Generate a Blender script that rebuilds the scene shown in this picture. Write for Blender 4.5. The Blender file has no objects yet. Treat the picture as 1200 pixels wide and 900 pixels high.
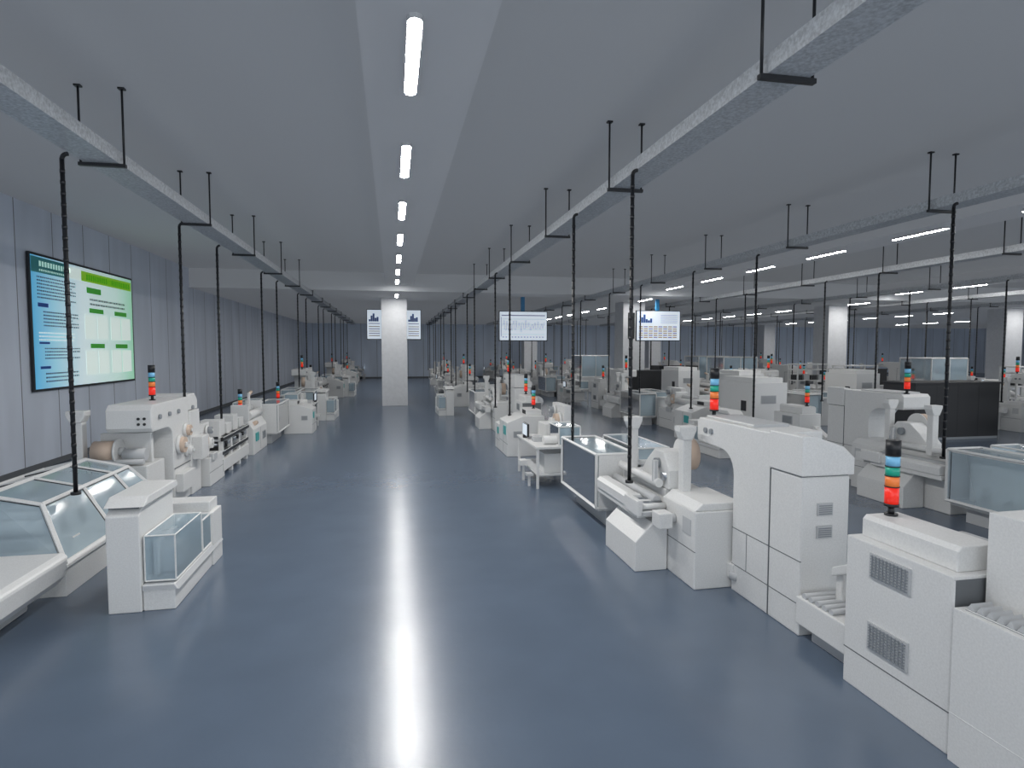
import bpy, bmesh, math, random
from mathutils import Vector, Matrix
random.seed(7)
scene = bpy.context.scene
try:
    scene.view_settings.view_transform = 'Standard'
except Exception:
    pass

# ---------------------------------------------------------------- materials
def mat(name, col, rough=0.5, metal=0.0, emit=None, es=0.0, noise=0.0, nscale=20, bump=0.0, spec=0.5, sample=False):
    m = bpy.data.materials.new(name); m.use_nodes = True
    nt = m.node_tree; p = nt.nodes['Principled BSDF']
    p.inputs['Base Color'].default_value = (*col, 1)
    p.inputs['Roughness'].default_value = rough
    p.inputs['Metallic'].default_value = metal
    p.inputs['Specular IOR Level'].default_value = spec
    if emit:
        p.inputs['Emission Color'].default_value = (*emit, 1)
        p.inputs['Emission Strength'].default_value = es
        if not sample:
            m.cycles.emission_sampling = 'NONE'
    if noise or bump:
        tc = nt.nodes.new('ShaderNodeTexCoord'); n = nt.nodes.new('ShaderNodeTexNoise')
        n.inputs['Scale'].default_value = nscale; n.inputs['Detail'].default_value = 2
        nt.links.new(tc.outputs['Object'], n.inputs['Vector'])
        if noise:
            r = nt.nodes.new('ShaderNodeValToRGB')
            r.color_ramp.elements[0].position = 0.3; r.color_ramp.elements[1].position = 0.7
            r.color_ramp.elements[0].color = (*[c*(1-noise) for c in col], 1)
            r.color_ramp.elements[1].color = (*[min(1, c*(1+noise)) for c in col], 1)
            nt.links.new(n.outputs['Fac'], r.inputs['Fac']); nt.links.new(r.outputs['Color'], p.inputs['Base Color'])
        if bump:
            b = nt.nodes.new('ShaderNodeBump'); b.inputs['Strength'].default_value = bump
            b.inputs['Distance'].default_value = 0.02
            nt.links.new(n.outputs['Fac'], b.inputs['Height']); nt.links.new(b.outputs['Normal'], p.inputs['Normal'])
    return m

WHITE = mat('machine_white_paint', (0.71, 0.71, 0.70), 0.4, noise=0.05, nscale=70)
OFFW = mat('machine_offwhite', (0.50, 0.51, 0.52), 0.5)
SEAM = mat('panel_seam', (0.14, 0.15, 0.16), 0.7)
GREY = mat('grille_grey', (0.26, 0.28, 0.30), 0.5)
STEEL = mat('brushed_steel', (0.55, 0.57, 0.6), 0.3, 1.0)
BLACK = mat('black_paint', (0.012, 0.013, 0.016), 0.4)
DARK = mat('dark_cabinet', (0.02, 0.021, 0.024), 0.55)
BEIGE = mat('beige_roll', (0.62, 0.48, 0.38), 0.6)
TEAL = mat('teal_plastic', (0.05, 0.38, 0.38), 0.4)
BLUE = mat('blue_post_paint', (0.02, 0.2, 0.42), 0.4)
TRAY = mat('galvanised_tray', (0.56, 0.58, 0.60), 0.45, 0.25, noise=0.22, nscale=35, bump=0.12)
RED_L = mat('lamp_red', (0.8, 0.03, 0.02), 0.3, emit=(1, 0.03, 0.01), es=0.35)
AMB_L = mat('lamp_amber', (0.75, 0.2, 0.05), 0.3, emit=(1, 0.25, 0.05), es=0.2)
GRN_L = mat('lamp_green', (0.02, 0.35, 0.25), 0.3, emit=(0.02, 0.5, 0.3), es=0.1)
BLU_L = mat('lamp_blue', (0.2, 0.5, 0.75), 0.3, emit=(0.2, 0.5, 0.8), es=0.1)
LED = mat('led_diffuser', (1, 1, 1), 0.5, emit=(1.0, 0.985, 0.96), es=88, sample=True)
LEDB = mat('led_diffuser_high_output', (1, 1, 1), 0.5, emit=(1.0, 0.985, 0.96), es=190, sample=True)
SCR = mat('screen_panel', (0.6, 0.66, 0.72), 0.3, emit=(0.75, 0.85, 0.95), es=0.5)
SCRB = mat('screen_chart_blue', (0.03, 0.1, 0.35), 0.4)
SCRO = mat('screen_chart_tan', (0.6, 0.45, 0.3), 0.4)
SCRL = mat('screen_chart_violet', (0.4, 0.35, 0.6), 0.4)
PG = mat('poster_green', (0.06, 0.42, 0.04), 0.5, emit=(0.06, 0.5, 0.03), es=0.15)  # printed board colours, with a slight glow added to each
PGY = mat('poster_header_green', (0.3, 0.6, 0.03), 0.5, emit=(0.3, 0.7, 0.02), es=0.25)
PW = mat('poster_white', (0.82, 0.9, 0.86), 0.5, emit=(0.85, 1, 0.92), es=0.4)
PT = mat('poster_text', (0.02, 0.04, 0.07), 0.5)
PTB = mat('poster_text_blue', (0.0, 0.08, 0.4), 0.5)

def glass_mat():
    m = bpy.data.materials.new('machine_glass'); m.use_nodes = True
    nt = m.node_tree; nt.nodes.clear()
    out = nt.nodes.new('ShaderNodeOutputMaterial')
    tr = nt.nodes.new('ShaderNodeBsdfTransparent'); tr.inputs['Color'].default_value = (0.88, 0.95, 0.98, 1)
    gl = nt.nodes.new('ShaderNodeBsdfGlossy'); gl.inputs['Roughness'].default_value = 0.08
    df = nt.nodes.new('ShaderNodeBsdfDiffuse'); df.inputs['Color'].default_value = (0.66, 0.82, 0.92, 1)
    fr = nt.nodes.new('ShaderNodeFresnel'); fr.inputs['IOR'].default_value = 1.45
    m1 = nt.nodes.new('ShaderNodeMixShader'); m1.inputs[0].default_value = 0.36
    m2 = nt.nodes.new('ShaderNodeMixShader')
    nt.links.new(tr.outputs[0], m1.inputs[1]); nt.links.new(df.outputs[0], m1.inputs[2])
    nt.links.new(fr.outputs[0], m2.inputs[0]); nt.links.new(m1.outputs[0], m2.inputs[1]); nt.links.new(gl.outputs[0], m2.inputs[2])
    nt.links.new(m2.outputs[0], out.inputs[0])
    return m
GLASS = glass_mat()

def seam_wall(name, col, axis, pitch, ofs=0.0):
    m = mat(name, col, 0.5)
    nt = m.node_tree; p = nt.nodes['Principled BSDF']
    tc = nt.nodes.new('ShaderNodeTexCoord'); sp = nt.nodes.new('ShaderNodeSeparateXYZ')
    nt.links.new(tc.outputs['Object'], sp.inputs[0])
    a = nt.nodes.new('ShaderNodeMath'); a.operation = 'MULTIPLY_ADD'
    a.inputs[1].default_value = 1/pitch; a.inputs[2].default_value = ofs
    nt.links.new(sp.outputs[axis], a.inputs[0])
    f = nt.nodes.new('ShaderNodeMath'); f.operation = 'FRACT'; nt.links.new(a.outputs[0], f.inputs[0])
    l = nt.nodes.new('ShaderNodeMath'); l.operation = 'LESS_THAN'; l.inputs[1].default_value = 0.02
    nt.links.new(f.outputs[0], l.inputs[0])
    n = nt.nodes.new('ShaderNodeTexNoise'); n.inputs['Scale'].default_value = 0.8
    mp = nt.nodes.new('ShaderNodeMapping'); mp.inputs['Scale'].default_value = (1.5, 1.5, 0.35)
    nt.links.new(tc.outputs['Object'], mp.inputs['Vector']); nt.links.new(mp.outputs[0], n.inputs['Vector'])
    r = nt.nodes.new('ShaderNodeValToRGB')
    r.color_ramp.elements[0].position = 0.3; r.color_ramp.elements[1].position = 0.7
    r.color_ramp.elements[0].color = (*[c*0.9 for c in col], 1); r.color_ramp.elements[1].color = (*[c*1.08 for c in col], 1)
    nt.links.new(n.outputs['Fac'], r.inputs['Fac'])
    mx = nt.nodes.new('ShaderNodeMix'); mx.data_type = 'RGBA'
    nt.links.new(l.outputs[0], mx.inputs['Factor']); nt.links.new(r.outputs['Color'], mx.inputs['A'])
    mx.inputs['B'].default_value = (*[c*0.22 for c in col], 1)
    nt.links.new(mx.outputs['Result'], p.inputs['Base Color'])
    return m
WALL_Y = seam_wall('wall_panels_side', (0.70, 0.75, 0.84), 'Y', 1.35, 0.9)
WALL_X = seam_wall('wall_panels_back', (0.66, 0.74, 0.86), 'X', 1.35)
# ordinary painted ceiling; weak even emission added as ambient fill for the room
CEIL = mat('ceiling_paint_fill_glow', (0.45, 0.465, 0.485), 0.8, emit=(0.9, 0.94, 1.0), es=0.062)
BEAM = mat('beam_paint_fill_glow', (0.50, 0.51, 0.53), 0.7, emit=(0.9, 0.94, 1.0), es=0.06)  # beams are no lamps; same added fill glow as the ceiling
COL = mat('column_paint', (0.68, 0.69, 0.71), 0.6, noise=0.04, nscale=8)
FLOOR = mat('epoxy_floor', (0.105, 0.14, 0.195), 0.26, noise=0.05, nscale=1.5, spec=0.85)
nt = FLOOR.node_tree; p = nt.nodes['Principled BSDF']
tc = nt.nodes.new('ShaderNodeTexCoord'); n = nt.nodes.new('ShaderNodeTexNoise'); n.inputs['Scale'].default_value = 14; n.inputs['Detail'].default_value = 3
mr = nt.nodes.new('ShaderNodeMapRange'); mr.inputs['To Min'].default_value = 0.2; mr.inputs['To Max'].default_value = 0.27
b = nt.nodes.new('ShaderNodeBump'); b.inputs['Strength'].default_value = 0.05; b.inputs['Distance'].default_value = 0.02
nt.links.new(tc.outputs['Object'], n.inputs['Vector']); nt.links.new(n.outputs['Fac'], mr.inputs['Value'])
nt.links.new(mr.outputs[0], p.inputs['Roughness']); nt.links.new(n.outputs['Fac'], b.inputs['Height']); nt.links.new(b.outputs['Normal'], p.inputs['Normal'])

POSTER = bpy.data.materials.new('poster_gradient'); POSTER.use_nodes = True
POSTER.cycles.emission_sampling = 'NONE'
nt = POSTER.node_tree; p = nt.nodes['Principled BSDF']
tc = nt.nodes.new('ShaderNodeTexCoord'); mp = nt.nodes.new('ShaderNodeMapping')
mp.inputs['Scale'].default_value = (1, 1/4.8, 1/2.8)
r = nt.nodes.new('ShaderNodeValToRGB'); sp = nt.nodes.new('ShaderNodeSeparateXYZ')
e = r.color_ramp.elements
e[0].position = 0; e[0].color = (0.12, 0.50, 0.80, 1); e[1].position = 1; e[1].color = (0.40, 0.80, 0.55, 1)
for pos, c in ((0.2, (0.45, 0.78, 0.92, 1)), (0.42, (0.8, 0.95, 0.97, 1)), (0.8, (0.68, 0.93, 0.84, 1))):
    k = e.new(pos); k.color = c
nt.links.new(tc.outputs['Object'], mp.inputs['Vector']); nt.links.new(mp.outputs[0], sp.inputs[0])
nt.links.new(sp.outputs['Y'], r.inputs['Fac']); nt.links.new(r.outputs['Color'], p.inputs['Base Color'])
nt.links.new(r.outputs['Color'], p.inputs['Emission Color']); p.inputs['Emission Strength'].default_value = 0.35  # print gradient also emits a little, glow added to the board

# ---------------------------------------------------------------- builder
class B:
    def __init__(s, ox=0, oy=0, oz=0):
        s.bm = bmesh.new(); s.mats = []; s.o = Vector((ox, oy, oz))
    def mi(s, m):
        if m not in s.mats: s.mats.append(m)
        return s.mats.index(m)
    def v(s, p): return s.bm.verts.new(Vector(p) - s.o)
    def prism(s, pts, axis, a0, a1, m):
        def P(q, a):
            return {'x': (a, q[0], q[1]), 'y': (q[0], a, q[1]), 'z': (q[0], q[1], a)}[axis]
        A = [s.v(P(q, a0)) for q in pts]; C = [s.v(P(q, a1)) for q in pts]
        i = s.mi(m); n = len(pts); fs = [s.bm.faces.new(A), s.bm.faces.new(C[::-1])]
        for k in range(n):
            fs.append(s.bm.faces.new((A[k], C[k], C[(k+1) % n], A[(k+1) % n])))
        for f in fs: f.material_index = i
        bmesh.ops.recalc_face_normals(s.bm, faces=fs)
    def box(s, x0, x1, y0, y1, z0, z1, m=None):
        s.prism([(x0, y0), (x1, y0), (x1, y1), (x0, y1)], 'z', z0, z1, m or WHITE)
    def cyl(s, p0, p1, r0, m=None, r1=None, n=20):
        m = m or WHITE; r1 = r0 if r1 is None else r1
        p0 = Vector(p0); p1 = Vector(p1); d = (p1-p0).normalized()
        u = d.orthogonal().normalized() if abs(d.z) < 0.99 else Vector((1, 0, 0)); w = d.cross(u)
        ph = math.pi/4 if n == 4 else 0
        A = []; C = []
        for k in range(n):
            t = 2*math.pi*k/n+ph; q = u*math.cos(t)+w*math.sin(t)
            A.append(s.v(p0+q*r0)); C.append(s.v(p1+q*r1))
        i = s.mi(m); fs = [s.bm.faces.new(A[::-1]), s.bm.faces.new(C)]
        for k in range(n):
            f = s.bm.faces.new((A[k], A[(k+1) % n], C[(k+1) % n], C[k])); f.smooth = n > 6; fs.append(f)
        for f in fs: f.material_index = i
        bmesh.ops.recalc_face_normals(s.bm, faces=fs)
    def bar(s, p0, p1, w=0.03, m=None): s.cyl(p0, p1, w*0.7, m or WHITE, n=4)
    def quad(s, pts, m):
        f = s.bm.faces.new([s.v(q) for q in pts]); f.material_index = s.mi(m)
    def gasket(s, pts, w=0.008):
        """glass pane with an inset dark rubber seal along its border"""
        P = [Vector(q) for q in pts]; c = sum(P, Vector())/len(P)
        I = [q+(c-q)*0.07 for q in P]
        for k in range(len(I)): s.bar(I[k], I[(k+1) % len(I)], w, BLACK)
        s.quad(pts, GLASS)
    def glassbox(s, x0, x1, y0, y1, z0, z1, w=0.03, fm=None, seal=False):
        fm = fm or WHITE
        for x in (x0, x1):
            for y in (y0, y1): s.bar((x, y, z0), (x, y, z1), w, fm)
            for z in (z0, z1): s.bar((x, y0, z), (x, y1, z), w, fm)
        for y in (y0, y1):
            for z in (z0, z1): s.bar((x0, y, z), (x1, y, z), w, fm)
        g = s.gasket if seal else (lambda q: s.quad(q, GLASS))
        g([(x0, y0, z0), (x0, y1, z0), (x0, y1, z1), (x0, y0, z1)])
        g([(x1, y0, z0), (x1, y1, z0), (x1, y1, z1), (x1, y0, z1)])
        g([(x0, y0, z0), (x1, y0, z0), (x1, y0, z1), (x0, y0, z1)])
        g([(x0, y1, z0), (x1, y1, z0), (x1, y1, z1), (x0, y1, z1)])
        g([(x0, y0, z1), (x1, y0, z1), (x1, y1, z1), (x0, y1, z1)])
    def grille_x(s, x, y0, y1, z0, z1):
        s.box(x-0.012, x+0.01, y0, y1, z0, z1, OFFW)
        n = int((z1-z0)/0.022)
        for k in range(n):
            z = z0+0.015+k*(z1-z0-0.02)/n
            s.box(x-0.018, x, y0+0.015, y1-0.015, z, z+0.008, GREY)
        n = int((y1-y0)/0.03)
        for k in range(1, n):
            y = y0+k*(y1-y0)/n
            s.box(x-0.02, x, y, y+0.006, z0+0.012, z1-0.012, GREY)
    def grille_y(s, y, x0, x1, z0, z1):
        s.box(x0, x1, y-0.012, y+0.01, z0, z1, OFFW)
        n = int((z1-z0)/0.02)
        for k in range(n):
            z = z0+0.012+k*(z1-z0-0.02)/n
            s.box(x0+0.012, x1-0.012, y-0.018, y, z, z+0.008, GREY)
    def sx_h(s, x, y0, y1, z): s.box(x-0.002, x+0.01, y0, y1, z-0.004, z+0.004, SEAM)
    def sx_v(s, x, y, z0, z1): s.box(x-0.002, x+0.01, y-0.004, y+0.004, z0, z1, SEAM)
    def obj(s, name, bevel=0.012):
        me = bpy.data.meshes.new(name+'_mesh')
        if bevel:
            es = []
            for e_ in s.bm.edges:
                if len(e_.link_faces) == 2 and e_.calc_length() > bevel*3.2 and e_.calc_face_angle(0) > math.radians(50):
                    if min(f.calc_area() for f in e_.link_faces) > 0.012: es.append(e_)
            if es:
                bmesh.ops.bevel(s.bm, geom=es, offset=bevel, segments=2, profile=0.5, affect='EDGES', clamp_overlap=True)
        s.bm.to_mesh(me); s.bm.free()
        for m in s.mats: me.materials.append(m)
        o = bpy.data.objects.new(name, me); o.location = s.o
        bpy.context.collection.objects.link(o)
        return o

def place(t, x, y, sx=1, sy=1, z=0, sc=1.0):
    o = t.copy(); o.location = (x, y, z); o.scale = (sx*sc, sy*sc, sc)
    o.name = t.name.split('.')[0]
    bpy.context.collection.objects.link(o)
    return o

def arc(cy, cz, r, a0, a1, n=8):
    return [(cy+r*math.cos(math.radians(a0+(a1-a0)*k/n)), cz+r*math.sin(math.radians(a0+(a1-a0)*k/n))) for k in range(n+1)]

# ---------------------------------------------------------------- room
XL, XR, YN, YF, ZC, ZL = -7.3, 62, -4.5, 54.0, 5.5, 4.8
b = B(); b.box(XL-0.2, XR+0.2, YN, YF+0.2, -0.2, 0, FLOOR); b.obj('floor', 0)
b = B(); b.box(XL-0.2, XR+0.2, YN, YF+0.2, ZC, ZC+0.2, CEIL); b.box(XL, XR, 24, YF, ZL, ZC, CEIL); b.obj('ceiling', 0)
b = B(); b.box(XL-0.2, XL, YN, YF+0.2, 0, ZC, WALL_Y); b.obj('wall_left', 0)
b = B(); b.box(XL, XR, YF, YF+0.2, 0, ZC, WALL_X); b.obj('wall_back', 0)
b = B(); b.box(XR, XR+0.2, YN, YF+0.2, 0, ZC, WALL_Y); b.obj('wall_right', 0)
b = B(); b.box(XL, XL+0.03, YN, YF, 0, 0.12, SEAM); b.obj('baseboard_left', 0)
b = B(); b.box(XL+0.03, XR, YF-0.03, YF, 0, 0.12, SEAM); b.obj('baseboard_back', 0)
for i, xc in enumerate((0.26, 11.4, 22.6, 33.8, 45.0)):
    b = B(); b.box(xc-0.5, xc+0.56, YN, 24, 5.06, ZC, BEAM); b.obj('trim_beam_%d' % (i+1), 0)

for xc in (0.09, 11.4, 22.6, 33.8):
    for yc in ((27.66, 49.6) if xc > 1 else (27.66,)):
        b = B(xc, yc); b.box(xc-0.56, xc+0.56, yc-0.56, yc+0.56, 0, ZL, COL)
        b.obj('structural_column', 0.01)

# ceiling lights: shallow housing with the diffuser on its underside
def fixture(led):
    b = B(0, 0, 0)
    cap = arc(0, 0.65, 0.064, 0, 180, 4) + arc(0, -0.65, 0.064, 180, 360, 4)
    b.prism(cap, 'z', -0.04, 0, OFFW)
    cap = arc(0, 0.65, 0.055, 0, 180, 4) + arc(0, -0.65, 0.055, 180, 360, 4)
    b.quad([(x, y, -0.0415) for x, y in cap], led)
    return b.obj('ceiling_light_fixture', 0)
light = fixture(LED); lightb = fixture(LEDB)
lightb.location = (0.2, 5.45, 5.06); light.location = (0.2, 5.45+2.9*4, 5.06)
for i, xc in enumerate((0.2, 11.35, 22.6, 33.8, 45.0)):
    for k in range(-3, 16):
        y = 5.45+2.9*k
        if xc < 1 and k in (0, 4): continue
        if 23.2 < y < 24.8: continue
        if any(abs(y-c) < 1.35 for c in (27.66, 49.6)): continue
        place(lightb if (xc < 1 and 1 <= k <= 3) else light, xc, y, z=5.06 if y < 24 else ZL)  # centre-row fixtures past the column are unseen, added to brighten the far end

# cable trays, hangers, poles
def hanger(top):
    b = B(0, 0, 0)
    for x in (-0.225, 0.225):
        b.cyl((x, 0, -0.02), (x, 0, top-4.65), 0.013, BLACK, n=8)
    b.box(-0.245, 0.245, -0.025, 0.025, -0.05, -0.012, BLACK)
    b.box(-0.26, -0.19, -0.03, 0.03, top-4.67, top-4.65, BLACK); b.box(0.19, 0.26, -0.03, 0.03, top-4.67, top-4.65, BLACK)
    return b.obj('cable_tray_hanger', 0)
h_hi = hanger(ZC); h_lo = hanger(ZL)
trays = [(-3.24, 4.45), (3.06, 4.3), (8.28, 4.5), (13.5, 4.3), (18.7, 4.5), (23.9, 4.3), (29.1, 4.4)]
used_hi = used_lo = False
for i, (xc, y0) in enumerate(trays):
    b = B(xc, 0, 0); Y0, Y1 = -4, 52
    w = 0.185
    b.box(xc-w, xc+w, Y0, Y1, 4.64, 4.66, TRAY)
    b.box(xc-w, xc-w+0.015, Y0, Y1, 4.66, 4.79, TRAY); b.box(xc+w-0.015, xc+w, Y0, Y1, 4.66, 4.79, TRAY)
    b.obj('cable_tray', 0)
    k = -1
    while True:
        y = y0+3.33*k; k += 1
        if y > 51: break
        if abs(y-24) < 0.2: y += 0.4
        if y < 24:
            if not used_hi: h_hi.location = (xc, y, 4.65); used_hi = True
            else: place(h_hi, xc, y, z=4.65)
        else:
            if not used_lo: h_lo.location = (xc, y, 4.65); used_lo = True
            else: place(h_lo, xc, y, z=4.65)
b = B(0, 0, 0)
b.cyl((0, 0, 0), (0, 0, 3.69), 0.023, BLACK, n=10)
prev = Vector((0, 0, 3.69))
for k in range(1, 7):
    t = math.pi/2*k/6
    q = Vector((0.06-0.06*math.cos(t), 0, 3.69+0.06*math.sin(t)))
    b.cyl(prev, q, 0.023, BLACK, n=10); prev = q
b.cyl((0, 0, 0), (0, 0, 0.03), 0.05, BLACK, n=12)
for k in range(28): b.cyl((0, 0, 0.3+k*0.12), (0, 0, 0.34+k*0.12), 0.027, BLACK, n=8)
pole = b.obj('power_drop_pole', 0)
first = True
PL = [7.45, 11.1, 13.3, 17.5, 19.7, 23.9, 26.1, 30.3, 32.5, 36.7, 38.9, 43, 45.3, 49]
PR = [6.8, 9.15, 14.4, 16.5, 20.8, 22.9, 27.2, 29.3, 33.6, 35.7, 40, 42, 46.4, 48.5]
PR2 = [7.4, 12.2, 15.1, 18.6, 21.5, 25, 27.9, 31.4, 34.3, 37.8, 40.7, 44.2, 47]
for xs, ys in [(-3.5, PL), (2.82, PR), (8.04, PR2), (13.26, PR), (18.46, PR2), (23.66, PR), (28.86, PR2)]:
    for y in ys:
        if first: pole.location = (xs, y, 0.88); first = False
        else: place(pole, xs, y, z=0.88)

# ---------------------------------------------------------------- signal tower
b = B(0, 0, 0)
b.cyl((0, 0, 0), (0, 0, 0.015), 0.045, BLACK); b.cyl((0, 0, 0), (0, 0, 0.07), 0.022, BLACK)
b.cyl((0, 0, 0.07), (0, 0, 0.09), 0.05, BLACK)
z = 0.09
for m_, h in ((RED_L, 0.13), (AMB_L, 0.08), (GRN_L, 0.07), (BLU_L, 0.08)):
    b.cyl((0, 0, z), (0, 0, z+h-0.008), 0.047, m_, n=24); b.cyl((0, 0, z+h-0.008), (0, 0, z+h), 0.05, BLACK, n=24); z += h
b.cyl((0, 0, z), (0, 0, z+0.11), 0.05, BLACK, n=24)
tower = b.obj('signal_tower_light', 0.0)
tower.location = (3.6, 3.72, 1.28)
def tw(x, y, z): place(tower, x, y, z=z)

# ---------------------------------------------------------------- machine modules
b = B(3.3, 1.3)
b.box(3.3, 4.0, 1.3, 2.93, 0, 0.95); b.box(3.53, 4.0, 1.3, 2.93, 0.955, 1.52)
b.sx_h(3.3, 1.3, 2.93, 0.3); b.sx_v(3.3, 2.35, 0, 0.95); b.sx_v(3.3, 1.8, 0, 0.95)
b.box(3.33, 3.5, 1.35, 2.88, 0.95, 0.962, GREY)
for k in range(26):
    y = 1.38+k*0.058
    b.prism([(y, 0.96), (y+0.05, 0.96), (y+0.025, 1.0)], 'x', 3.34, 3.49, OFFW)
b.obj('feeder_cabinet')
b = B(3.3, 2.96)
b.box(3.33, 3.85, 2.96, 3.83, 0, 1.12)
b.prism([(3.42, 1.12), (3.76, 1.12), (3.76, 1.25), (3.72, 1.28), (3.45, 1.28), (3.42, 1.25)], 'y', 3.02, 3.79, WHITE)
b.sx_h(3.33, 2.96, 3.83, 0.27); b.box(3.331, 3.849, 2.955, 2.97, 0.02, 1.1, SEAM)
b.grille_x(3.33, 3.26, 3.6, 0.88, 1.06); b.grille_x(3.33, 3.26, 3.6, 0.36, 0.56)
b.cyl((3.8, 3.1, 1.12), (3.8, 3.35, 1.12), 0.14, OFFW, n=28)
cabG = b.obj('grille_electrical_cabinet')
b = B(3.3, 3.84)
b.box(3.4, 3.9, 3.86, 4.48, 0.14, 0.38); b.box(3.5, 3.8, 3.95, 4.4, 0, 0.14, OFFW)
b.box(3.5, 3.62, 3.88, 4.0, 0.38, 0.56, BLACK)
b.box(3.66, 3.74, 3.9, 3.98, 0.38, 0.86); b.prism([(3.9, 0.78), (4.3, 0.6), (4.3, 0.68), (3.9, 0.88)], 'x', 3.6, 3.72, WHITE)
b.box(3.64, 3.72, 4.22, 4.3, 0.38, 0.66)
for k in range(5): b.cyl((3.42, 4.08+k*0.08, 0.4), (3.86, 4.08+k*0.08, 0.4), 0.025, OFFW)
conv = b.obj('transfer_conveyor')
b = B(3.3, 4.5)
b.box(3.45, 3.92, 4.5, 4.94, 0, 1.4); b.box(3.46, 3.91, 4.51, 4.94, 1.4, 1.41, SEAM)
b.prism([(3.43, 1.41), (3.95, 1.41), (3.95, 1.56), (3.84, 1.66), (3.54, 1.76), (3.43, 1.76)], 'y', 4.48, 4.94, WHITE)
b.grille_y(4.5, 3.6, 3.75, 1.06, 1.17); b.grille_y(4.5, 3.6, 3.75, 0.86, 0.97)
pts = [(4.95, 0), (5.56, 0), (5.56, 1.2)]+[(5.56+0.24-0.24*math.cos(math.radians(t)), 1.2+0.24*math.sin(math.radians(t))) for t in range(15, 91, 15)]+[(6.3, 1.46), (6.32, 1.5), (6.32, 1.68), (6.27, 1.73), (4.95, 1.73)]
b.prism(pts, 'x', 3.45, 4.0, WHITE)
b.sx_h(3.45, 4.5, 5.56, 0.66); b.sx_h(3.45, 4.5, 5.56, 0.28); b.sx_v(3.45, 4.945, 0, 1.4); b.sx_v(3.45, 5.3, 0.28, 0.66)
b.box(3.5, 3.9, 5.3, 6.2, 1.73, 1.76, OFFW)
b.cyl((3.43, 6.0, 1.6), (3.45, 6.0, 1.6), 0.03, GREY); b.cyl((3.43, 6.12, 1.6), (3.45, 6.12, 1.6), 0.03, GREY)
arch = b.obj('arch_frame_press')
b = B(3.3, 5.6)
b.box(3.05, 3.6, 5.6, 6.35, 0, 0.82)
b.prism([(3.05, 0.82), (3.6, 0.82), (3.6, 0.9), (3.15, 0.9)], 'y', 5.62, 6.33, WHITE)
b.prism([(2.65, 0), (3.04, 0), (3.04, 0.55), (2.86, 0.55), (2.65, 0.34)], 'y', 6.2, 7.15, WHITE)
b.box(2.74, 3.55, 6.37, 7.72, 0.56, 0.63)
b.box(3.06, 3.5, 6.4, 7.6, 0, 0.56)
b.prism([(2.72, 0.63), (2.92, 0.63), (2.92, 0.74), (2.88, 0.78), (2.76, 0.78), (2.72, 0.74)], 'y', 6.6, 7.7, WHITE)
b.cyl((3.0, 6.4, 0.75), (3.0, 7.7, 0.75), 0.055, OFFW); b.box(2.92, 3.1, 6.62, 7.7, 0.63, 0.66, BLACK)
b.box(3.1, 3.55, 6.4, 7.7, 0.63, 0.88)
b.cyl((3.05, 6.45, 0.94), (3.05, 7.65, 0.94), 0.05, WHITE)
for k in range(4):
    b.cyl((2.72, 6.28+k*0.09, 0.72), (3.04, 6.28+k*0.09, 0.72), 0.035, STEEL if k % 2 else WHITE)
b.box(2.72, 3.04, 6.22, 6.62, 0.62, 0.68, OFFW); b.box(2.68, 2.75, 6.22, 6.62, 0.62, 0.8)
b.box(2.82, 2.98, 5.95, 6.15, 0.55, 0.72); b.cyl((2.98, 6.05, 0.64), (3.05, 6.05, 0.64), 0.05, OFFW)
b.box(3.42, 3.55, 5.5, 5.6, 0.12, 0.28); b.cyl((3.48, 5.52, 0.12), (3.48, 5.52, 0.2), 0.07, OFFW)
for (px, py) in ((3.05, 7.25), (3.25, 6.22)):
    b.box(px-0.055, px+0.055, py-0.055, py+0.055, 0.85, 1.54)
    b.prism([(px-0.055, 1.48), (px+0.055, 1.48), (px+0.1, 1.58), (px+0.1, 1.64), (px-0.1, 1.64), (px-0.1, 1.58)], 'y', py-0.07, py+0.07, WHITE)
b.prism([(6.35, 0.88), (7.1, 0.88), (7.1, 1.0), (6.95, 1.15), (6.75, 1.3), (6.5, 1.3), (6.35, 1.1)], 'x', 3.12, 3.4, WHITE)
b.cyl((3.42, 6.62, 1.24), (3.56, 6.62, 1.24), 0.19, BEIGE, n=32); b.cyl((3.4, 6.62, 1.24), (3.42, 6.62, 1.24), 0.2, WHITE, n=32)
b.cyl((3.07, 6.62, 1.15), (3.12, 6.62, 1.15), 0.06, GREY)
b.box(3.0, 3.06, 6.5, 6.56, 0.95, 1.2, OFFW)
b.cyl((3.08, 6.45, 1.02), (3.4, 6.45, 1.02), 0.05, STEEL)
b.box(3.044, 3.05, 5.68, 5.86, 0.55, 0.72, OFFW); b.sx_h(3.05, 5.6, 6.35, 0.4)
unit = b.obj('label_printing_unit')
b = B(3.3, 7.8)
b.glassbox(2.75, 3.32, 7.8, 9.5, 0.3, 1.05, 0.035, seal=True)
b.box(2.8, 3.3, 7.85, 9.45, 0.24, 0.3)
b.box(2.95, 3.25, 7.95, 9.35, 0, 0.24, OFFW)
b.box(2.78, 3.34, 7.78, 7.81, 0.28, 1.04, WHITE)
for k in range(4): b.cyl((2.9, 8.1+k*0.35, 0.45), (3.15, 8.1+k*0.35, 0.45), 0.07, WHITE)
b.box(3.05, 3.25, 7.9, 9.4, 0.3, 0.98, WHITE)
b.box(3.36, 3.9, 7.85, 9.4, 0.88, 0.93); b.glassbox(3.4, 3.88, 7.9, 9.3, 0.93, 1.1, 0.02)
b.box(3.45, 3.85, 7.9, 9.3, 0, 0.88)
gbox = b.obj('glass_inspection_cabinet', 0.006)
b = B(3.3, 10.3)
b.box(2.5, 3.35, 10.3, 12.0, 0.72, 0.76)
for x in (2.54, 3.3):
    for y in (10.35, 11.95): b.bar((x, y, 0), (x, y, 0.72), 0.045)
b.box(2.54, 3.3, 10.35, 11.95, 0.22, 0.25, OFFW)
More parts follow.
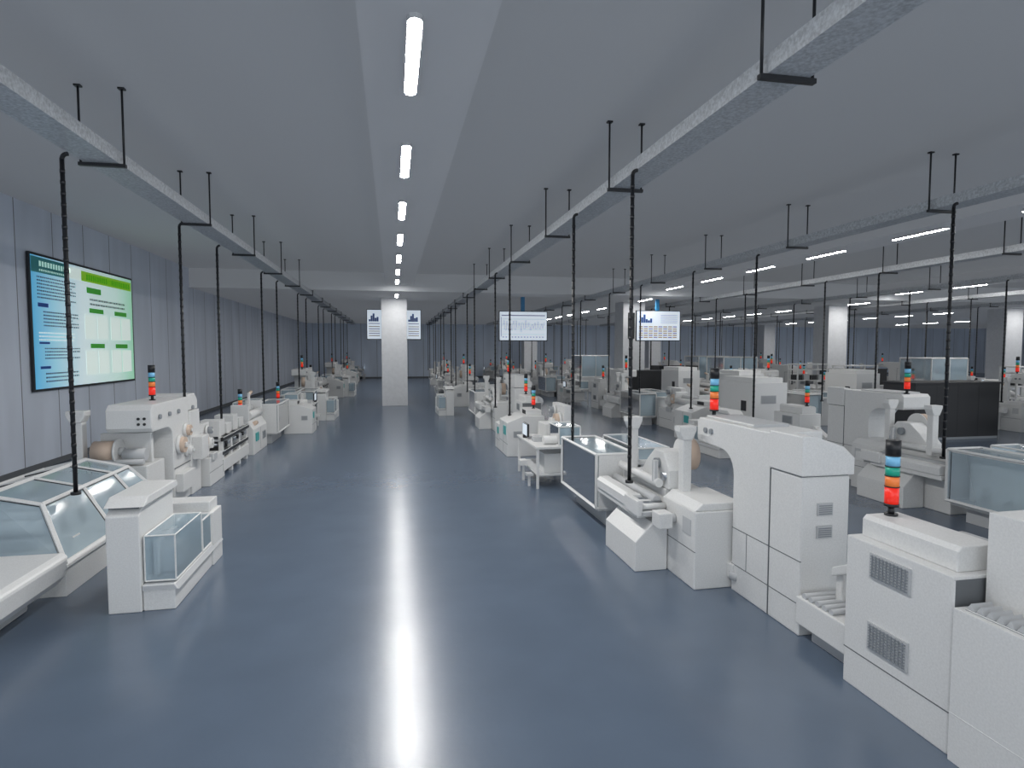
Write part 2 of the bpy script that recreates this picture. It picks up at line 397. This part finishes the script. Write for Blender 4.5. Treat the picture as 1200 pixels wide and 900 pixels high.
b.box(2.7, 3.2, 10.5, 11.0, 0.25, 0.6); b.box(2.9, 3.3, 11.2, 11.8, 0.76, 1.05)
b.cyl((2.7, 10.6, 0.84), (3.1, 10.6, 0.84), 0.08, WHITE); b.box(2.6, 2.8, 10.9, 11.1, 0.76, 0.86, OFFW)
b.glassbox(2.95, 3.35, 10.4, 11.1, 0.76, 1.1, 0.025)
b.box(2.56, 2.6, 11.3, 11.7, 0.8, 1.05, BLACK); b.box(2.555, 2.562, 11.32, 11.68, 0.82, 1.03, SCR)
b.box(2.52, 2.6, 11.48, 11.52, 0.76, 0.82, BLACK)
b.box(2.38, 2.5, 10.5, 10.7, 0.2, 0.24, OFFW); b.bar((2.44, 10.6, 0), (2.44, 10.6, 0.2), 0.04); b.box(2.36, 2.5, 11.0, 11.2, 0.3, 0.4)
b.bar((2.44, 11.1, 0), (2.44, 11.1, 0.3), 0.04)
desk = b.obj('inspection_work_table', 0.006)
b = B(3.3, 13.6)
b.prism([(2.6, 0), (3.5, 0), (3.5, 0.95), (3.0, 0.95), (2.6, 0.8)], 'y', 13.6, 14.6, WHITE)
b.sx_v(2.6, 14.1, 0.05, 0.78); b.sx_h(2.6, 13.6, 14.6, 0.3); b.grille_y(13.6, 2.75, 2.95, 0.45, 0.6)
b.box(3.1, 3.45, 13.7, 14.5, 0.95, 1.08); b.box(2.58, 2.6, 13.75, 14.0, 0.5, 0.7, TEAL)
b.cyl((3.5, 14.1, 0.6), (3.7, 14.1, 0.6), 0.2, OFFW); b.box(3.09, 3.1, 13.85, 14.2, 0.97, 1.06, DARK)
ctrl = b.obj('control_cabinet')
b = B(3.3, 12.3)
b.box(3.35, 3.9, 12.3, 13.3, 0, 0.62); b.box(3.62, 3.78, 12.32, 13.28, 0.62, 1.3)
for (y, z, r_, m_) in ((12.6, 0.95, 0.15, BEIGE), (13.02, 0.85, 0.12, WHITE), (13.0, 1.14, 0.08, GREY)):
    b.cyl((3.48, y, z), (3.62, y, z), r_, m_, n=32); b.cyl((3.46, y, z), (3.48, y, z), r_*0.35, WHITE)
    b.cyl((3.56, y, z), (3.61, y, z), r_+0.03, WHITE, n=32)
b.box(3.3, 3.4, 12.4, 12.7, 0.55, 0.7, OFFW); b.sx_h(3.35, 12.3, 13.3, 0.3)
spool = b.obj('label_roll_unwinder')
b = B(3.3, 0)
for y in (0.1, 0.75, 1.4, 2.05):
    b.box(3.36, 3.44, y-0.05, y+0.05, 0, 0.78); b.box(3.8, 3.88, y-0.05, y+0.05, 0, 0.78)
b.box(3.34, 3.9, 0.02, 2.15, 0.1, 0.34)
b.box(3.35, 3.4, 0, 2.15, 0.42, 0.5, BLACK); b.box(3.33, 3.38, 0, 2.15, 0.7, 0.78, BLACK); b.box(3.84, 3.9, 0, 2.15, 0.7, 0.78, BLACK)
b.box(3.4, 3.84, 0, 2.15, 0.7, 0.73, GREY); b.box(3.7, 3.74, 0.02, 2.13, 0.34, 0.7, DARK)
for k in range(9): b.cyl((3.36, 0.15+k*0.23, 0.62), (3.86, 0.15+k*0.23, 0.62), 0.045, BLACK if k % 2 else STEEL)
for k in range(4): b.box(3.42, 3.8, 0.1+k*0.52, 0.48+k*0.52, 0.78, 0.98 if k % 2 else 1.1)
railc = b.obj('roller_conveyor', 0.008)
b = B(3.3, 0)
b.prism([(3.3, 0), (3.9, 0), (3.9, 0.7), (3.75, 0.85), (3.45, 0.85), (3.3, 0.6)], 'y', 0, 1.5, WHITE)
b.cyl((3.45, 0.1, 0.92), (3.45, 1.4, 0.92), 0.1, WHITE); b.cyl((3.7, 0.1, 0.98), (3.7, 1.4, 0.98), 0.13, OFFW)
b.box(3.4, 3.8, 0.0, 0.08, 0.8, 1.2); b.box(3.4, 3.8, 1.42, 1.5, 0.8, 1.2)
b.box(3.28, 3.3, 0.2, 0.5, 0.3, 0.5, TEAL); b.sx_v(3.3, 0.75, 0.05, 0.58); b.grille_x(3.3, 0.95, 1.3, 0.25, 0.45)
b.box(3.5, 3.56, 0.6, 0.66, 1.05, 1.45); b.cyl((3.53, 0.63, 1.4), (3.53, 0.9, 1.45), 0.04, BEIGE)
b.cyl((3.35, 0.3, 0.72), (3.35, 0.55, 0.72), 0.05, BEIGE)
drum = b.obj('drum_laminator')
b = B(0, 0)
b.box(0, 0.9, 0, 1.5, 0, 1.7); b.box(0.05, 0.85, 0.1, 1.4, 1.7, 1.82); b.sx_v(0, 0.75, 0.05, 1.65); b.grille_y(0, 0.2, 0.6, 1.2, 1.4)
b.box(-0.02, 0, 0.3, 0.5, 1.0, 1.25, DARK)
tallc = b.obj('tall_machine_cabinet')
b = B(0, 0)
for x in (0, 1.4):
    for y in (0, 0.6): b.bar((x, y, 0), (x, y, 1.9), 0.05)
for z in (0.3, 0.75, 1.2, 1.65, 1.88): b.box(-0.03, 1.43, -0.03, 0.63, z, z+0.04)
for k in range(8):
    x = 0.05+(k % 4)*0.34; z = (0.34, 1.24)[k//4]
    b.box(x, x+0.26, 0.1, 0.5, z, z+0.2+0.02*(k % 3), OFFW if k % 2 else DARK)
rack = b.obj('parts_storage_rack', 0.004)
b = B(0, 0)
b.box(0, 1.8, 0, 1.6, 0, 0.9); b.glassbox(0.03, 1.77, 0.03, 1.57, 0.9, 2.15, 0.045)
b.bar((0.9, 0.03, 0.9), (0.9, 0.03, 2.15), 0.04); b.box(0.4, 1.4, 0.5, 1.1, 0.9, 1.4, OFFW)
booth = b.obj('glass_machine_booth', 0.006)
b = B(0, 0)
b.box(0, 2.8, 0, 1.1, 0, 1.55, DARK); b.box(-0.02, 2.82, -0.02, 1.12, 1.55, 1.6, DARK); b.box(0.03, 2.77, -0.01, 0, 0, 0.08, GREY)
for k in range(1, 4): b.box(0.7*k-0.006, 0.7*k+0.006, -0.004, 0.0, 0.1, 1.5, BLACK)
darkc = b.obj('dark_equipment_cabinet')

# kiosk with glass (left near)
b = B(-2.64, 6.15)
b.prism([(6.15, 0), (7.05, 0), (7.05, 0.99), (6.25, 0.99), (6.15, 0.93)], 'x', -2.66, -2.37, WHITE)
b.box(-2.65, -2.38, 6.2, 7.03, 0.99, 1.01, SEAM)
b.prism([(6.16, 1.01), (7.1, 1.01), (7.05, 1.09), (6.3, 1.09)], 'x', -2.68, -2.33, WHITE)
b.box(-2.365, -2.08, 6.17, 7.35, 0, 0.2)
b.prism([(-2.365, 0.2), (-2.04, 0.2), (-2.08, 0.26), (-2.365, 0.26)], 'y', 6.15, 7.7, OFFW)
b.box(-2.6, -2.06, 7.36, 7.72, 0, 0.62); b.box(-2.6, -2.1, 7.4, 7.7, 0.62, 0.74)
b.glassbox(-2.35, -2.08, 6.2, 7.0, 0.28, 0.72, 0.012); b.glassbox(-2.35, -2.08, 7.02, 7.34, 0.28, 0.62, 0.018)
b.cyl((-2.22, 6.5, 0.4), (-2.22, 6.85, 0.4), 0.09, WHITE); b.cyl((-2.22, 6.45, 0.4), (-2.22, 6.5, 0.4), 0.12, OFFW)
b.box(-2.33, -2.28, 6.35, 6.9, 0.28, 0.62, OFFW); b.cyl((-2.15, 6.6, 0.28), (-2.15, 6.6, 0.4), 0.04, STEEL)
kiosk = b.obj('glass_fronted_slitter', 0.01)

# rounded housing near left edge
b = B(-3.7, 6.0)
b.prism([(-4.3, 0.1), (-3.45, 0.1), (-3.25, 0.2), (-3.16, 0.3), (-3.14, 0.48), (-3.2, 0.52), (-4.3, 0.52)], 'y', 5.3, 6.5, WHITE)
b.box(-4.2, -3.45, 5.4, 6.4, 0, 0.1, OFFW); b.cyl((-3.75, 6.2, 0.52), (-3.75, 6.2, 0.68), 0.08); b.cyl((-4.2, 6.2, 0.7), (-3.6, 6.2, 0.7), 0.05)
b.obj('rounded_drive_housing', 0.03)

# hexagonal glass enclosure
b = B(-3.3, 6.75)
yl0, yl1, yu0, yu1 = 6.7, 9.45, 7.1, 9.2
xr, xl, ur, ul, zb, zt, zr = -3.27, -5.1, -3.66, -4.7, 0.34, 0.86, 0.98
b.box(xl, xr, yl0, yl1, 0, 0.3); b.box(xl-0.02, xr+0.03, yl0-0.03, yl1+0.03, 0.3, 0.34)
ys_l = [yl0, 7.8, 8.75, yl1]; ys_u = [yu0, 7.95, 8.75, yu1]
xm = (ur+ul)/2
for k in range(4):
    b.bar((xr, ys_l[k], zb), (ur, ys_u[k], zt), 0.045); b.bar((xl, ys_l[k], zb), (ul, ys_u[k], zt), 0.045)
    b.bar((ur, ys_u[k], zt), (xm, ys_u[k], zr), 0.04); b.bar((ul, ys_u[k], zt), (xm, ys_u[k], zr), 0.04)
for x, z in ((ur, zt), (ul, zt), (xm, zr)): b.bar((x, yu0, z), (x, yu1, z), 0.045)
for x in (xr, xl): b.bar((x, yl0, zb), (x, yl1, zb), 0.04)
for k in range(3):
    b.gasket([(xr, ys_l[k], zb), (xr, ys_l[k+1], zb), (ur, ys_u[k+1], zt), (ur, ys_u[k], zt)], 0.012)
    b.gasket([(xl, ys_l[k], zb), (xl, ys_l[k+1], zb), (ul, ys_u[k+1], zt), (ul, ys_u[k], zt)], 0.012)
    b.gasket([(ur, ys_u[k], zt), (ur, ys_u[k+1], zt), (xm, ys_u[k+1], zr), (xm, ys_u[k], zr)], 0.012)
    b.gasket([(ul, ys_u[k], zt), (ul, ys_u[k+1], zt), (xm, ys_u[k+1], zr), (xm, ys_u[k], zr)], 0.012)
for yl, yu in ((yl0, yu0), (yl1, yu1)):
    b.gasket([(xr, yl, zb), (ur, yu, zt), (xm, yu, zr), (xm, yl, zb)], 0.012); b.gasket([(xl, yl, zb), (ul, yu, zt), (xm, yu, zr), (xm, yl, zb)], 0.012)
    b.bar((xm, yl, zb), (xm, yu, zr), 0.04)
b.box(-4.7, -3.75, 7.2, 9.1, 0.34, 0.46, OFFW)
for k in range(5):
    y = 7.35+k*0.4
    b.cyl((-4.6, y, 0.56), (-3.7, y, 0.56), 0.08, WHITE, n=24)
    b.cyl((-3.72, y, 0.56), (-3.68, y, 0.56), 0.12, OFFW, n=24)
b.box(-3.5, -3.38, 7.1, 7.25, 0.34, 0.5); b.box(-3.5, -3.38, 8.3, 8.5, 0.34, 0.46)
hexg = b.obj('hexagonal_glass_enclosure', 0.006)

# near left arch head
b = B(-3.3, 9.5)
X0, X1 = -4.05, -3.45
pts = [(11.1, 0), (10.35, 0), (10.35, 1.1)]+[(10.1+0.25*math.cos(math.radians(t)), 1.1+0.2*math.sin(math.radians(t))) for t in range(15, 91, 15)]+[(9.55, 1.3), (9.5, 1.36), (9.5, 1.62), (9.58, 1.7), (11.1, 1.7)]
b.prism(pts, 'x', X0, X1, WHITE)
b.box(X0-0.02, X1+0.03, 11.1, 11.6, 0, 1.45); b.prism([(11.1, 1.46), (11.6, 1.46), (11.6, 1.62), (11.45, 1.74), (11.1, 1.74)], 'x', X0, X1, WHITE)
for x in (-3.62, -3.54):
    for z in (1.42, 1.5): b.cyl((x, 9.485, z), (x, 9.5, z), 0.02, BLACK)
for y in (9.8, 10.2, 10.6, 11.3): b.cyl((X1, y, 1.5), (X1+0.03, y, 1.5), 0.035, GREY)
b.sx_h(X1+0.01, 10.35, 11.1, 0.6)
for (y, z, r_, m_) in ((10.6, 0.95, 0.13, BEIGE), (10.95, 0.8, 0.08, WHITE), (10.9, 1.15, 0.09, BEIGE)):
    b.cyl((X1, y, z), (X1+0.1, y, z), r_, m_, n=28); b.cyl((X1, y, z), (X1+0.05, y, z), r_+0.03, WHITE, n=28)
    b.cyl((X1+0.1, y, z), (X1+0.13, y, z), r_*0.35, WHITE)
b.box(X1, X1+0.12, 10.4, 11.0, 0.2, 0.5); b.box(X1+0.03, X1+0.2, 11.15, 11.5, 0.6, 1.0)
b.obj('arch_frame_press')
b = B(-4.2, 9.6)
b.box(-4.65, -3.55, 9.55, 10.25, 0, 0.8); b.box(-4.55, -4.4, 9.6, 9.75, 0.8, 1.5)
b.prism([(-4.55, 1.45), (-4.4, 1.45), (-4.35, 1.55), (-4.35, 1.62), (-4.6, 1.62), (-4.6, 1.55)], 'y', 9.58, 9.77, WHITE)
b.cyl((-4.3, 9.72, 1.0), (-4.0, 9.72, 1.0), 0.16, BEIGE, n=32); b.cyl((-4.0, 9.72, 1.0), (-3.97, 9.72, 1.0), 0.19, WHITE, n=32)
b.cyl((-3.97, 9.72, 1.0), (-3.9, 9.72, 1.0), 0.06, OFFW); b.cyl((-3.9, 9.7, 0.95), (-3.6, 9.7, 0.95), 0.09, OFFW, n=28); b.box(-4.3, -3.6, 9.9, 9.98, 0.8, 1.25)
b.cyl((-4.3, 9.6, 0.86), (-3.6, 9.6, 0.86), 0.04, OFFW)
b.obj('label_roll_unwinder')

# ---------------------------------------------------------------- populate
railc.location = (-3.25, 12.55, 0); railc.scale = (-1, 1, 1)
drum.location = (-3.25, 15.0, 0); drum.scale = (-1, 1, 1)
L = -3.25
place(spool, L, 11.68, -1, sc=0.85)
place(gbox, L-0.3, 16.7, -1)
place(ctrl, -3.0, 18.6, -1, sc=0.9)
place(desk, -3.3, 19.7, -1)
def group(x, y, sx=1, flip=False):
    if not flip:
        place(cabG, x, y, sx); place(conv, x, y+0.88, sx); place(arch, x, y+1.54, sx)
        place(unit, x, y+2.64, sx); place(gbox, x, y+4.84, sx)
        tw(x+0.3*sx, y+0.76, 1.28); tw(x+0.3*sx, y+3.25, 1.73)
    else:
        place(gbox, x, y+1.75, sx, -1); place(unit, x, y+3.95, sx, -1); place(arch, x, y+5.08, sx, -1)
        place(conv, x, y+5.75, sx, -1); place(cabG, x, y+6.64, sx, -1)
        tw(x+0.3*sx, y+3.35, 1.73); tw(x+0.3*sx, y+5.9, 1.28)
def small(x, y, sx=1):
    k = random.choice([0, 1, 2])
    if k == 0:
        place(desk, x, y, sx); place(ctrl, x+0.1*sx, y+1.9, sx); tw(x+0.05*sx, y+2.6, 1.08); place(spool, x, y+3.1, sx)
    elif k == 1:
        place(drum, x, y, sx); place(railc, x, y+1.6, sx); place(ctrl, x, y+3.9, sx)
    else:
        place(railc, x, y, sx); place(drum, x, y+2.3, sx); place(ctrl, x, y+3.95, sx); tw(x, y+4.4, 1.08)
tw(3.6, 6.22, 1.73)
tw(3.35, 14.1, 1.08)
place(spool, 3.3, 12.35)
place(ctrl, 3.3, 13.6)
y = 15.3
while y < 45:
    group(3.3, y); y += 6.9
    if y < 44: small(3.3, y); y += 5.3
place(kiosk, 2.25, 22.6, -1)
# the two templates built in place double as the near right-row pieces; move them on to the next bay
spool.location = (8.5, 17.2, 0); ctrl.location = (3.3, 14.62, 0); ctrl.scale = (1, 0.6, 0.8)
y = 21.7
while y < 46:
    group(L, y, -1, True); y += 6.9
    small(L, y, -1); y += 5.2
place(kiosk, -2.6, 21.9); place(kiosk, -2.6, 33.0)
tw(-3.75, 10.4, 1.7); tw(-3.7, 11.95, 1.1); tw(-3.6, 15.3, 1.0); tw(-3.4, 19.0, 0.97)
x = 8.5
group(x, 5.5, 1, True)
place(tallc, x, 12.9); place(ctrl, x+0.1, 14.8); place(drum, x, 15.7); place(kiosk, x-0.6, 12.4, -1)
y = 18.3
while y < 45:
    group(x, y, 1, True); y += 7.0; small(x, y); y += 5.3
for i, (x, y0) in enumerate(((13.7, 17.0), (18.9, 12.0), (24.1, 14.0), (29.3, 16.0))):
    y = y0; f = i % 2 == 0
    while y < 45:
        group(x, y, 1, f); y += 7.0
        small(x, y); y += 5.4
darkc.location = (14.0, 13.8, 0)
place(darkc, 14.8, 31.5); place(darkc, 20.4, 24.5); place(darkc, 10.4, 24.2)
booth.location = (15.2, 25.5, 0)
place(booth, 21.2, 20.2); place(booth, 16.0, 29.3); place(booth, 11.0, 34.0)
rack.location = (16.6, 19.5, 0)
place(rack, 16.9, 12.4); place(rack, 26.5, 20); place(rack, 16.5, 22.0); place(rack, 21.4, 17)
tallc.location = (15.3, 17.4, 0)
place(tallc, 11.0, 17.5); place(tallc, 10.9, 21.5); place(tallc, 20.9, 14.0); place(tallc, 26.3, 17.5)

# ---------------------------------------------------------------- poster
b = B(XL, 14.0, 1.68)
px = XL+0.02
b.box(px, px+0.05, 13.95, 18.85, 1.63, 4.51, BLACK)
b.box(px+0.05, px+0.055, 14.0, 18.8, 1.68, 4.46, POSTER)
X = px+0.056
def pr(y0, y1, z0, z1, m): b.box(X, X+0.003, 14+y0*4.8, 14+y1*4.8, 1.68+z0*2.78, 1.68+z1*2.78, m)
pr(0.42, 0.99, 0.885, 0.97, PGY); pr(0.0, 0.3, 0.875, 0.99, TEAL); pr(0.3, 0.42, 0.885, 0.98, PW)
for k in range(22): pr(0.47+k*0.023, 0.486+k*0.023, 0.90, 0.95, PG)
for k in range(12): pr(0.06+k*0.022, 0.075+k*0.022, 0.925, 0.965, PW)
for k in range(14): pr(0.06+k*0.016, 0.07+k*0.016, 0.89, 0.905, PW)
def lines(y0, y1, z0, z1, n, m=PT):
    for k in range(n):
        z = z1-(k+0.8)*(z1-z0)/n; y = y0; end = y1-random.random()*0.3*(y1-y0)*(k % 3 == 2)
        while y < end:
            w = random.uniform(0.005, 0.011); pr(y, min(y+w, end), z, z+(z1-z0)/n*0.42, m); y += w+0.006
lines(0.04, 0.36, 0.68, 0.86, 7); lines(0.08, 0.38, 0.47, 0.60, 5); lines(0.04, 0.34, 0.36, 0.44, 3, PW)
lines(0.08, 0.38, 0.22, 0.32, 4); lines(0.08, 0.36, 0.04, 0.13, 3)
pr(0.04, 0.12, 0.62, 0.65, PTB); pr(0.04, 0.12, 0.34, 0.355, PTB); pr(0.04, 0.12, 0.15, 0.17, PTB)
pr(0.47, 0.62, 0.79, 0.84, PG); lines(0.5, 0.9, 0.68, 0.76, 2)
for r_ in range(2):
    for c in range(2):
        y0 = 0.44+c*0.28; z0 = 0.08+r_*0.31
        pr(y0+0.05, y0+0.2, z0+0.23, z0+0.27, PG)
        for q in range(2): pr(y0+q*0.13, y0+q*0.13+0.115, z0, z0+0.21, PW)
b.obj('wall_information_board', 0)

# ---------------------------------------------------------------- screens
def screen(xc, y, w, z0, z1, kind):
    b = B(xc, y, (z0+z1)/2)
    b.box(xc-w/2, xc+w/2, y, y+0.09, z0, z1, BLACK); b.box(xc-w/2+0.03, xc+w/2-0.03, y-0.006, y, z0+0.04, z1-0.03, SCR)
    h = z1-z0; x0 = xc-w/2
    def q(a, c, d, e_, m): b.box(x0+a*w, x0+c*w, y-0.012, y-0.006, z0+d*h, z0+e_*h, m)
    if kind == 0:
        for s_ in (0.04, 0.76):
            for k, hh in enumerate((0.05, 0.17, 0.24, 0.1, 0.13)): q(s_+k*0.036, s_+0.033+k*0.036, 0.6, 0.62+hh, SCRB)
            q(s_, s_+0.2, 0.52, 0.545, SCRL)
            for k in range(5): q(s_, s_+0.2, 0.12+k*0.075, 0.145+k*0.075, SCRL if k % 2 else SCRO)
    elif kind == 1:
        q(0.05, 0.95, 0.84, 0.87, SCRL); q(0.04, 0.05, 0.15, 0.8, SCRL)
        pz = 0.5
        for k in range(45):
            z = 0.5+0.13*math.sin(k*1.9)+random.uniform(-0.08, 0.08)
            q(0.07+k*0.0195, 0.075+k*0.0195, min(pz, z), max(pz, z)+0.015, SCRL); pz = z
        for k in range(4): q(0.06, 0.95, 0.22+k*0.17, 0.226+k*0.17, GREY)
        for k in range(14): q(0.07+k*0.063, 0.1+k*0.063, 0.12, 0.15, SCRL)
    else:
        for k, hh in enumerate((0.06, 0.18, 0.27, 0.12, 0.08, 0.14)): q(0.06+k*0.05, 0.105+k*0.05, 0.6, 0.6+hh, SCRB)
        for k in range(5): q(0.55, 0.93, 0.6+k*0.06, 0.615+k*0.06, SCRL)
        for r_ in range(6):
            for c in range(8): q(0.06+c*0.11, 0.15+c*0.11, 0.1+r_*0.07, 0.14+r_*0.07, SCRO if (r_+c) % 3 else SCRL)
    b.box(xc-0.08, xc+0.08, y+0.09, y+0.2, z1-0.4, ZL, BLUE)
    b.box(xc-w/2-0.35, xc-w/2-0.05, y+0.05, y+0.12, z0+0.1, z1-0.1, BLACK) if kind == 2 else None
    b.obj('hanging_display_screen', 0)
screen(0.09, 28.5, 2.5, 2.97, 4.38, 0)
screen(5.6, 25.5, 2.15, 2.88, 4.18, 1)
screen(11.9, 25.5, 2.15, 2.9, 4.28, 2)

# ---------------------------------------------------------------- world, camera
w = bpy.data.worlds.new('ambient_fill'); scene.world = w; w.use_nodes = True  # even ambient fill let in through the open rear, no window there
w.node_tree.nodes['Background'].inputs[0].default_value = (0.88, 0.94, 1.0, 1)
w.node_tree.nodes['Background'].inputs[1].default_value = 1.6

cam = bpy.data.cameras.new('camera'); co = bpy.data.objects.new('camera', cam)
bpy.context.collection.objects.link(co)
co.location = (0, 0, 2.5); co.rotation_euler = (math.radians(90-3.27), 0, math.radians(-11.3))
cam.lens = 21.0; cam.sensor_width = 36; cam.clip_end = 300
scene.camera = co
